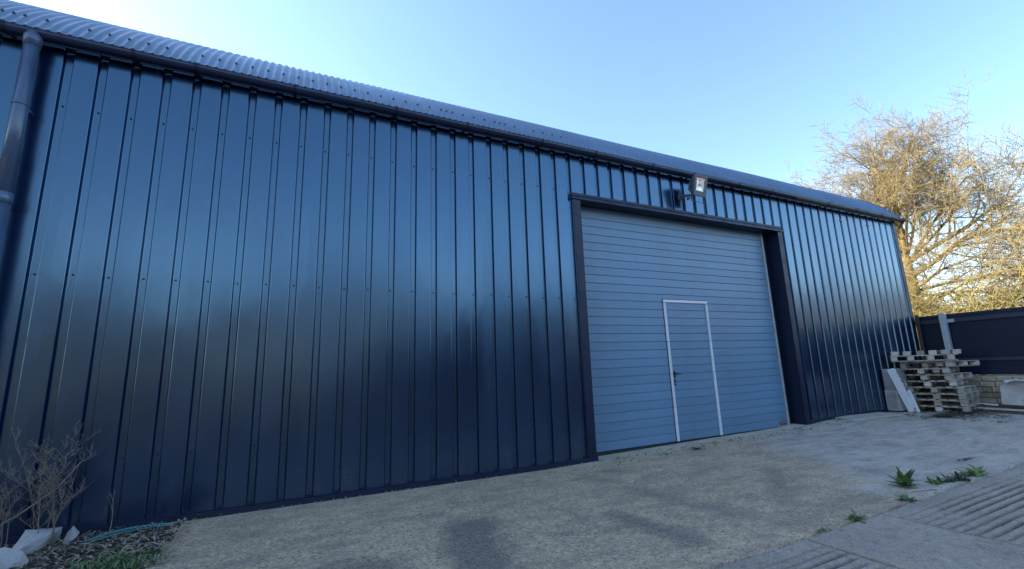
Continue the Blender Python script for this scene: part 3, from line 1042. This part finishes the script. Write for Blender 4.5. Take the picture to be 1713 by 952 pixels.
# broken sheet, scrap and planks at the right edge
o = tag(empty('cement_sheet', (13.95, -1.18, .30), (0, R(12), R(3))), 'broken grey cement sheet leaning on the low wall', 'sheet')
n = 14; vs = []; fs = []
for i in range(n + 1):
    y = -i * .16
    top = .42 + .05 * mnoise.noise(Vector((i * .9, 0, 5))) + (-.1 if i == 0 else 0)
    bot = -.06 + .03 * mnoise.noise(Vector((i * 1.1, 4, 5)))
    for q in (0, 1):
        xx = q * .05 + .02 * mnoise.noise(Vector((i * .5, 8, q)))
        vs += [(xx - .02, y, bot), (xx, y, lerp(bot, top, .5)), (xx, y, top)]
for i in range(n):
    a, c = i * 6, (i + 1) * 6
    fs += [(a, c, c + 1, a + 1), (a + 1, c + 1, c + 2, a + 2), (a + 3, a + 4, c + 4, c + 3), (a + 4, a + 5, c + 5, c + 4), (a + 2, c + 2, c + 5, a + 5), (a, a + 3, c + 3, c)]
fs += [(0, 1, 4, 3), (1, 2, 5, 4)]
fixn(MB().add(vs, fs).build('sheet_panel', M_['sheet'], o))
o = tag(empty('plastic_scrap', (13.98, -1.4, .70)), 'crumpled white plastic sheet lying on top of the cement sheet', 'plastic sheet')
vs, fs = grid(fr(-.1, .16, 8), fr(-1.2, .12, 24), lambda x, y: .05 * mnoise.noise(Vector((x * 9, y * 5, 1))) + .035 * mnoise.noise(Vector((x * 20, y * 13, 4))) + .03 - abs(x) * .25)
MB().add(vs, fs).build('sheet_film', M_['tarp'], o)
for i, (x, y, z, rz, L, w, m, lab) in enumerate((
        (13.55, -1.75, .25, 84, 1.5, .14, 'wood2', 'dark wet plank, top one of the pile below the cement sheet'),
        (13.45, -1.62, .20, 80, 1.7, .12, 'wood', 'grey weathered plank beneath the dark top plank of the pile'),
        (13.62, -1.55, .185, 95, 1.6, .16, 'wood2', 'dark plank at the back of the pile, against the low wall'),
        (13.25, -1.65, .17, 77, 1.4, .10, 'wood2', 'dark plank at the front of the pile on the ground'),
        (13.55, -1.10, .28, 60, .4, .03, 'upvc', 'thin white plastic stick lying beside the planks'))):
    o = tag(empty('timber_plank' if m != 'upvc' else 'plastic_stick', (x, y, z), (R(random.uniform(-4, 4)), R(random.uniform(-2, 2)), R(rz))), lab, 'plank' if m != 'upvc' else 'stick')
    b = MB(); b.box(-L / 2, L / 2, -w / 2, w / 2, 0, .03, .003); b.build('plank_body', M_[m], o)

# ---------------------------------------------------------------- stones, litter
def rock_mesh(name, m, seed):
    rnd = random.Random(seed)
    bm = bmesh.new()
    for i in range(15):
        v = Vector((rnd.gauss(0, 1), rnd.gauss(0, 1), rnd.gauss(0, 1))).normalized()
        bm.verts.new(v * rnd.uniform(.75, 1.05))
    r = bmesh.ops.convex_hull(bm, input=bm.verts)
    bmesh.ops.delete(bm, geom=list({g for g in r['geom_interior'] + r['geom_unused'] if isinstance(g, bmesh.types.BMVert)}), context='VERTS')
    bmesh.ops.triangulate(bm, faces=bm.faces)
    bmesh.ops.subdivide_edges(bm, edges=bm.edges[:], cuts=4, use_grid_fill=True)
    for v in bm.verts: v.co *= 1 + .07 * mnoise.noise(v.co * 3 + Vector((seed, 0, 0))) + .04 * mnoise.noise(v.co * 9)
    bmesh.ops.recalc_face_normals(bm, faces=bm.faces)
    me = bpy.data.meshes.new(name); bm.to_mesh(me); bm.free(); me.materials.append(m)
    return me


for (x, y, z, s, seed, lab) in ((.10, -.22, .02, (.22, .09, .15), 3, 'large white broken stone under the dried stalks'),
                                (.10, -.62, .03, (.17, .10, .12), 8, 'white stone cut by the bottom left corner of the photo'),
                                (.31, -.19, .03, (.07, .05, .10), 5, 'smaller white stone just right of the large one')):
    o = bpy.data.objects.new('white_stone', rock_mesh('white_stone', M_['stone'], seed))
    o.location = (x, y, z); o.scale = s; o.rotation_euler = (R(8), R(-14), R(20 * seed)); COL.objects.link(o)
    tag(o, lab, 'stone', 'white stones by the shed foot')


def pebbles(name, n, fpos, smin, smax, m, seed):
    rnd = random.Random(seed); mb = MB()
    base = []
    for q in range(5):
        bm = bmesh.new(); bmesh.ops.create_icosphere(bm, subdivisions=1, radius=1)
        bm.verts.index_update()
        vv = [v.co * (1 + .4 * mnoise.noise(v.co * 1.7 + Vector((q * 4, 0, 0)))) for v in bm.verts]
        base.append((vv, [[v.index for v in f.verts] for f in bm.faces])); bm.free()
    for i in range(n):
        x, y = fpos(rnd); s = rnd.uniform(smin, smax) * (1 if rnd.random() < .8 else 1.8)
        vv, ff = rnd.choice(base)
        rot = Matrix.Rotation(rnd.uniform(0, 6.3), 3, 'Z')
        z = hgt(x) + s * .15
        mb.add([rot @ Vector((v.x * s, v.y * s * .8, v.z * s * .5)) + Vector((x, y, z)) for v in vv], ff)
    o = mb.build(name, m, kind='stuff'); return o


tag(pebbles('loose_gravel', 1500, lambda r: (r.uniform(.6, 9), -abs(r.gauss(0, 1.2)) % 2.9), .004, .011, M_['pebble'], 2), 'loose gravel scattered over the concrete in front of the shed', 'gravel', kind='stuff')
tag(pebbles('rubble', 420, lambda r: (r.uniform(11.9, 13.6), -r.uniform(.9, 1.35) - .0 * r.random()) if r.random() < .6 else (r.uniform(11.6, 13.9), -r.uniform(.2, 1.9)), .008, .03, M_['pebble'], 3), 'small rubble and dirt round the foot of the pallets', 'rubble', kind='stuff')
tag(pebbles('soil_crumbs', 1200, lambda r: (1.0 - abs(r.gauss(0, .75)), -r.uniform(.03, 1.15)), .005, .022, M_['soil'], 4), 'dark crumbs of soil at the bottom left along the shed', 'soil', kind='stuff')


def litter(name, n, fpos, m, seed, L=(.02, .09), wd=.004, lift=.02):
    rnd = random.Random(seed); mb = MB()
    for i in range(n):
        x, y = fpos(rnd); l = rnd.uniform(*L); a = rnd.uniform(0, 6.28); w = wd * rnd.uniform(.6, 1.6)
        d = Vector((math.cos(a), math.sin(a), rnd.uniform(-.1, .35))); s = Vector((-d.y, d.x, rnd.uniform(-.3, .3))) * w
        p = Vector((x, y, hgt(x) + .006 + rnd.random() * lift)); q = p + d * l * .5 + Vector((0, 0, rnd.uniform(0, .012))); e = p + d * l
        mb.add([p - s, p + s, q + s, q - s, e + s * .3, e - s * .3], [(0, 1, 2, 3), (3, 2, 4, 5)])
    return mb.build(name, m, kind='stuff')


tag(litter('dry_litter', 1000, lambda r: (1.1 - abs(r.gauss(0, .75)), -r.uniform(.02, 1.15)), M_['straw'], 5), 'dry straw and dead leaf litter at the bottom left', 'litter', kind='stuff')
tag(litter('moss_strip', 1500, lambda r: (lerp(11.9, 13.6, r.random()), -.78 - r.gauss(.25, .10)), M_['dead'], 6, (.02, .08), .006, .03), 'strip of dead moss and leaves in front of the pallets', 'litter', kind='stuff')
tag(litter('leaf_scraps', 160, lambda r: (r.uniform(5.4, 11), -abs(r.gauss(0, .18)) - .06), M_['dead'], 9, (.015, .05), .007, .006), 'scraps of dead leaf blown along the foot of the door and wall', 'litter', kind='stuff')

tag(litter('joint_litter', 200, lambda r: (r.uniform(4.0, 9.2), -2.955 + r.gauss(0, .02)), M_['stalk'], 19, (.008, .03), .003, .004), 'dead leaf and dirt caught along the joint of the concrete slabs', 'litter', kind='stuff')
tag(litter('wall_litter', 500, lambda r: (r.uniform(1.0, 14), -abs(r.gauss(0, .07)) - .035), M_['straw'], 23, (.012, .04), .004, .005), 'dry scraps blown along the base of the wall', 'litter', kind='stuff')
# teal rope
def curve_pts(pts, n=40):
    out = []
    for i in range(n + 1):
        t = i / n * (len(pts) - 1); k = min(int(t), len(pts) - 2); u = t - k
        p0 = Vector(pts[max(k - 1, 0)]); p1 = Vector(pts[k]); p2 = Vector(pts[k + 1]); p3 = Vector(pts[min(k + 2, len(pts) - 1)])
        out.append(.5 * ((2 * p1) + (p2 - p0) * u + (2 * p0 - 5 * p1 + 4 * p2 - p3) * u * u + (3 * p1 - p0 - 3 * p2 + p3) * u ** 3))
    return out


rp = MB()
rp.tube(curve_pts([(.42, -.30, .02), (.58, -.20, .035), (.74, -.13, .03), (.90, -.10, .016), (1.02, -.11, .012)]), .009, 7)
rp.tube(curve_pts([(.50, -.30, .02), (.62, -.21, .022), (.78, -.16, .02), (.93, -.13, .014)]), .006, 7)
tag(rp.build('rope', M_['rope']), 'frayed teal rope lying in the litter along the shed foot', 'rope')
st = MB(); st.tube(curve_pts([(.86, -.22, .02), (.90, -.5, .012), (.97, -.85, .01)]), .006, 6)
tag(st.build('cord', M_['pipe']), 'dark blue cord trailing from the rope towards us', 'cord')


# ---------------------------------------------------------------- plants
def leaf(mb, base, az, elev, L, w, bend, n=6, lobes=0, rnd=random):
    d = Vector((math.cos(az), math.sin(az), 0)); s = Vector((-d.y, d.x, 0))
    vs, fs = [], []
    p = Vector(base); e = elev
    for i in range(n + 1):
        t = i / n
        ww = w * (math.sin(math.pi * min(1, .12 + t * .88)) ** .7) * (1 + (lobes * (.5 if i % 2 else -.35)))
        if i == n: ww = w * .06
        up_ = Vector((-d.x * math.sin(e), -d.y * math.sin(e), math.cos(e)))
        vs += [p - s * ww + up_ * ww * .25, p + up_ * 0, p + s * ww + up_ * ww * .25]
        p = p + (d * math.cos(e) + Vector((0, 0, math.sin(e)))) * (L / n)
        e -= bend / n
    for i in range(n):
        a = i * 3
        fs += [(a, a + 1, a + 4, a + 3), (a + 1, a + 2, a + 5, a + 4)]
    mb.add(vs, fs, True)


w1 = tag(empty('dock_weed', (6.88, -2.70, hgt(6.88))), 'tall leafy green weed, biggest of the weeds in the joint of the concrete', 'weed', 'green weeds growing in the concrete joint')
rnd = random.Random(21)
for i in range(26):
    mb = MB()
    el = rnd.uniform(50, 86) if i < 11 else rnd.uniform(18, 45)
    leaf(mb, (rnd.uniform(-.02, .02), rnd.uniform(-.02, .02), 0), i * 2.4 + rnd.uniform(-.3, .3), R(el), rnd.uniform(.13, .205) * (1 if i < 11 else .75), rnd.uniform(.02, .032), R(rnd.uniform(5, 45)), 11, .42)
    mb.build('leaf', M_['leaf' if i % 3 else 'leaf2'], w1)


def small_weed(x, y, r, n, m, label, lo=10, hi=60, seed=0, stretch=0):
    rnd = random.Random(seed + 31)
    o = tag(empty('small_weed', (x, y, hgt(x))), label, 'weed', 'green weeds growing in the concrete joint')
    mb = MB()
    for i in range(n):
        off = (rnd.uniform(-1, 1) * stretch, rnd.gauss(0, r * .2), 0)
        leaf(mb, off, rnd.uniform(0, 6.28), R(rnd.uniform(lo, hi)), r * rnd.uniform(.5, 1.1), r * rnd.uniform(.09, .16), R(rnd.uniform(10, 60)), 5, .3)
    mb.build('leaves', M_[m], o)
    return o


small_weed(7.20, -2.83, .10, 26, 'leaf2', 'low spreading pale green weed just right of the biggest weed', 5, 50, 1, .08)
small_weed(7.40, -2.88, .11, 34, 'dleaf', 'dark dull low weed beside the pale green one', 10, 65, 2, .12)
small_weed(7.78, -2.86, .13, 40, 'leaf2', 'bright green low clump, farthest right of the weeds', 10, 55, 3, .10)
small_weed(6.42, -2.91, .085, 26, 'leaf', 'small green weed in front of the biggest weed', 5, 50, 4, .05)
small_weed(5.64, -2.94, .085, 24, 'leaf', 'small dark green weed alone on the edge of the plain slab', 5, 55, 5, .05)
small_weed(5.22, -2.95, .05, 14, 'leaf', 'tiny sprig of weed, nearest to us in the joint', 5, 50, 6, .05)
small_weed(8.6, -2.55, .06, 40, 'dleaf', 'flat dark patch of weed at the right edge on the pale screed', 3, 20, 7, .2)
o = tag(empty('green_clump', (.80, -1.04, 0)), 'clump of feathery green weed at the bottom left edge', 'weed')
mb = MB(); rnd = random.Random(5)
for i in range(420):
    rr = rnd.random() ** .6
    an = rnd.uniform(0, 6.28)
    leaf(mb, (math.cos(an) * rr * .26, math.sin(an) * rr * .2, rnd.uniform(0, .03)), rnd.uniform(0, 6.28), R(rnd.uniform(15, 75)), rnd.uniform(.03, .085), rnd.uniform(.003, .007), R(rnd.uniform(10, 70)), 3)
mb.build('leaves', M_['leaf'], o)
o = tag(empty('grass_blade', (6.6, -2.83, hgt(6.6)), (0, 0, R(-14))), 'dry straw coloured stem lying across the joint by the biggest weed', 'stem')
MB().tube([(-.12, 0, .01), (.1, .0, .016), (.36, .01, .012)], .004, 5).build('stem', M_['straw'], o)
# dead leaf in front of the door
o = tag(empty('dead_leaf', (6.9, -.285, hgt(6.9)), (0, 0, R(40))), 'curled dark dead leaf lying in front of the grey door', 'leaf')
mb = MB()
for i in range(7): leaf(mb, (0, 0, .005), i * .95, R(15 + 9 * (i % 3)), .10 + .03 * (i % 2), .022, R(50), 5, .4)
mb.build('leaf_blade', M_['dead'], o)


def dry_weed(x, y, H, n, lean, seed, label, spread=.16, tuft=1.0):
    rnd = random.Random(seed)
    o = tag(empty('dried_weed', (x, y, 0)), label, 'dried weed', 'dried stalks against the shed')
    mb = MB(); fm = MB()
    def grow(p, d, L, r, lev):
        pts = [p]; dd = d.copy()
        for i in range(4):
            dd = (dd + Vector((rnd.uniform(-1, 1), rnd.uniform(-1, 1) * .6, rnd.uniform(-.3, .6))) * .16).normalized()
            pts.append(pts[-1] + dd * L / 4)
        (mb if lev < 2 else fm).tube(pts, [r * (1 - .15 * i) for i in range(5)], 4 if lev < 2 else 3, False)
        if lev < 3:
            k = int((5, 6, 5)[lev] * tuft)
            for j in range(max(2, k)):
                i = rnd.choice((1, 2, 2, 3, 3, 4) if lev == 0 else (1, 2, 3, 4, 4))
                nd = (dd * .55 + Vector((rnd.uniform(-1, 1), rnd.uniform(-1, 1) * .5, rnd.uniform(-.1, 1)))).normalized()
                grow(pts[i], nd, L * rnd.uniform(.22, .42), r * .62, lev + 1)
    for s in range(n):
        d = Vector((lean + rnd.uniform(-spread, spread), rnd.uniform(-.1, .05), 1)).normalized()
        grow(Vector((rnd.uniform(-.06, .06), rnd.uniform(-.04, .03), -.01)), d, H * rnd.uniform(.75, 1.05), .0033, 0)
    mb.build('stems', M_['stalk'], o); fm.build('seed_heads', M_['stalk'], o)
    return o


dry_weed(.16, -.20, .64, 7, .0, 3, 'tallest clump of bushy dried grey stalks standing over the white stone', .15, 1.3)
dry_weed(-.06, -.20, .50, 4, -.02, 9, 'lower clump of dried stalks left of the tallest clump', .18)
dry_weed(-.22, -.24, .45, 4, .05, 14, 'dried stalks at the very left edge of the photo', .2)
dry_weed(.46, -.10, .36, 1, .06, 17, 'single thin forked dried stem standing apart against the dark wall', .05, .45)
o = tag(empty('bent_stalk', (-.1, -.3, 0)), 'long pale bare stalk slanting across the dried clumps', 'stalk')
MB().tube([(-.12, 0, .12), (.12, .02, .27), (.30, .05, .42), (.42, .05, .60)], .005, 5).build('stem', M_['stalk'], o)


# ---------------------------------------------------------------- bare tree behind the shed
def tree(base, seed, label, H):
    rnd = random.Random(seed)
    o = tag(empty('bare_tree', base), label, 'tree')
    tk, lb, tw = MB(), MB(), MB()
    def wob(d, a): return (d + Vector((rnd.uniform(-1, 1), rnd.uniform(-1, 1), rnd.uniform(-1, 1))) * a).normalized()
    def grow(p, d, L, r, lev, trop):
        n = 7 if lev < 2 else (5 if lev < 4 else 3)
        pts, rr = [p], [r]
        dd = d.copy()
        for i in range(n):
            dd = wob(dd, .17 if lev < 3 else .24)
            dd = (dd + Vector((0, 0, trop))).normalized()
            pts.append(pts[-1] + dd * (L / n)); rr.append(r * (1 - .62 * (i + 1) / n))
        mbx = lb if lev < 3 else tw
        mbx.tube(pts, rr, (8, 6, 5, 4, 3, 3)[lev], False)
        if lev >= 5: return
        k = (7, 9, 6, 6, 4)[lev]
        for j in range(k):
            t = .22 + .78 * (j + rnd.random()) / k
            i = min(n - 1, int(t * n)); q = pts[i].lerp(pts[i + 1], t * n - i)
            side = dd.cross(Vector((rnd.uniform(-1, 1), rnd.uniform(-1, 1), rnd.uniform(-1, 1)))).normalized()
            nd = (dd * rnd.uniform(.55, 1.0) + side * rnd.uniform(.6, 1.1)).normalized()
            grow(q, nd, L * rnd.uniform(.40, .66), max(.0085, rr[i] * rnd.uniform(.42, .6)), lev + 1, trop + rnd.uniform(-.01, .02))
    tp_ = [Vector((0, 0, -.1)), Vector((.03, .03, 1.2)), Vector((-.02, .0, 2.6)), Vector((.03, -.03, 4.0)), Vector((0, 0, 5.3))]
    tk.tube(tp_, [.36, .28, .24, .22, .15], 12)
    # limbs: (height, horizontal heading as (x, y), rise, length)
    for (z, hx_, hy_, ri, L, r, tr) in ((5.2, -.2, 1.0, 1.1, 4.3, .13, .02), (5.2, .3, .35, 1.6, 5.3, .15, .02), (5.1, -.3, -.5, 1.5, 5.2, .15, .02), (5.0, .2, -1.0, .75, 5.4, .14, .03),
                                        (4.6, -.5, .9, .75, 4.0, .11, .02), (4.4, -.2, -1.1, .35, 5.2, .12, .0), (3.9, -.7, -.8, .15, 4.6, .10, -.03), (3.6, .4, -1.0, .1, 5.2, .10, -.02),
                                        (3.3, -.8, .2, .3, 3.0, .09, -.02), (2.9, -.5, -1.0, -.05, 4.4, .09, -.04), (5.3, -.6, .4, 1.2, 4.2, .11, .02), (2.5, -.8, -.5, .0, 3.2, .07, -.03), (5.3, .1, -.2, 2.0, 4.6, .12, .02),
                                        (4.9, .1, -1.0, 1.2, 5.2, .11, .01), (4.3, -.3, -1.0, .65, 5.6, .10, .0), (5.1, -.5, -.8, 1.5, 5.0, .10, .01), (3.8, .2, -1.0, .35, 5.6, .09, -.02), (3.2, -.3, -1.0, .12, 5.0, .08, -.03), (5.2, .0, -.85, 1.75, 4.9, .10, .01), (5.0, .3, -1.0, 1.15, 5.6, .10, .01)):
        grow(Vector((0, 0, z)), Vector((hx_, hy_, ri)).normalized(), L * H, r * .72, 1, tr)
    tk.build('trunk', M_['bark'], o); lb.build('limbs', M_['bark'], o); tw.build('twigs', M_['treetwig'], o)
    return o


tree((24.9, 4.3, .1), 12, 'large bare tree with golden lichen on its twigs behind the end of the shed', .77)


def shrub(x, y, H, seed, label, n=16, m='twig'):
    rnd = random.Random(seed)
    o = tag(empty('twiggy_shrub', (x, y, .1)), label, 'shrub', 'twiggy golden shrubs beyond the fence')
    mb, tw = MB(), MB()
    def grow(p, d, L, r, lev):
        pts, dd = [p], d.copy()
        for i in range(5):
            dd = (dd + Vector((rnd.uniform(-1, 1), rnd.uniform(-1, 1), rnd.uniform(-.9, .8))) * .33).normalized()
            pts.append(pts[-1] + dd * L / 5)
        (mb if lev < 1 else tw).tube(pts, [r * (1 - .12 * i) for i in range(6)], 4 if lev < 2 else 3, False)
        if lev < 3:
            for j in range((7, 6, 5)[lev]):
                i = rnd.randint(1, 5)
                nd = (dd * .4 + Vector((rnd.uniform(-1, 1), rnd.uniform(-1, 1), rnd.uniform(-.6, .8)))).normalized()
                grow(pts[i], nd, L * rnd.uniform(.3, .55), max(.009, r * .55), lev + 1)
    for s in range(n):
        a = rnd.uniform(0, 6.28)
        d = Vector((math.cos(a) * .5, math.sin(a) * .5, 1)).normalized()
        grow(Vector((math.cos(a) * .3, math.sin(a) * .8, 0)), d, H * rnd.uniform(.6, 1.0), .032, 0)
    mb.build('stems', M_['bark'], o); tw.build('twigs', M_[m], o)
    return o


shrub(23.0, 3.5, 4.6, 1, 'golden twiggy shrub nearest the shed corner, beyond the fence', 30)
shrub(23.5, 1.9, 3.8, 2, 'golden twiggy shrub right of the steel post, beyond the fence', 26)
shrub(23.8, .1, 3.6, 3, 'golden twiggy shrub at the right edge beyond the fence', 22)


def evergreen(x, y, H, r, seed, label):
    rnd = random.Random(seed)
    o = tag(empty('evergreen_bush', (x, y, 0)), label, 'bush', 'dark evergreens behind the bare tree')
    mb = MB()
    for i in range(2600):
        u = rnd.random(); z = H * u
        rad = r * (1 - u) ** .6 * (.55 + .45 * rnd.random()) * (1 + .3 * mnoise.noise(Vector((z, i % 7, seed))))
        a = rnd.uniform(0, 6.28)
        p = Vector((math.cos(a) * rad, math.sin(a) * rad, z))
        s = rnd.uniform(.08, .2)
        d1 = Vector((rnd.uniform(-1, 1), rnd.uniform(-1, 1), rnd.uniform(-.6, .6))).normalized(); d2 = d1.cross(Vector((rnd.uniform(-1, 1), .3, 1))).normalized()
        mb.add([p - d1 * s, p + d2 * s * .4, p + d1 * s, p - d2 * s * .4], [(0, 1, 2, 3)])
    mb.build('foliage', M_['dleaf'], o)
    MB().tube([(0, 0, -.1), (0, 0, H * .7)], [.12, .04], 6).build('trunk', M_['bark'], o)


evergreen(32, 7.5, 5.6, 2.0, 4, 'dark green evergreen glimpsed through the twigs near the shed corner')
evergreen(36, 3.0, 5.2, 2.6, 6, 'dark green evergreen behind the twigs towards the right edge')

# ---------------------------------------------------------------- across the yard, seen only as reflections in the dark wall
barn = tag(empty('dark_barn', (3.4, -14, 0)), 'black boarded barn across the yard behind the camera', 'barn')
b = MB(); b.add([(0, 0, -.1), (11, 0, -.1), (11, 0, 4.9), (6.5, 0, 4.7), (2.2, 0, 2.6), (0, 0, 1.5), (0, -8, -.1), (11, -8, -.1), (11, -8, 4.9), (6.5, -8, 4.7), (2.2, -8, 2.6), (0, -8, 1.5)],
                [(0, 1, 2, 3, 4, 5), (6, 11, 10, 9, 8, 7), (0, 5, 11, 6), (1, 7, 8, 2), (2, 8, 9, 3), (3, 9, 10, 4), (4, 10, 11, 5)])
fixn(b.build('barn_wall', M_['barn'], barn))
mb = MB(); rnd = random.Random(77)
for i in range(24000):
    x = rnd.uniform(-70, 140); dep = rnd.uniform(0, 8)
    top = 7.5 + max(0, (x - 25) * .07) + 3.0 * mnoise.noise(Vector((x * .09, 0, 0))) + 1.5 * mnoise.noise(Vector((x * .4, 3, 0)))
    z = top * rnd.random() ** .8
    s = rnd.uniform(.3, .8); p = Vector((x, -29 - dep, z))
    d1 = Vector((rnd.uniform(-1, 1), rnd.uniform(-1, 1), rnd.uniform(-1, 1))).normalized(); d2 = d1.cross(Vector((rnd.uniform(-1, 1), .3, 1))).normalized()
    mb.add([p - d1 * s, p + d2 * s * .5, p + d1 * s, p - d2 * s * .5], [(0, 1, 2, 3)])
tag(mb.build('treeline', M_['hedge']), 'brown winter treeline across the field behind the camera', 'treeline', kind='stuff')
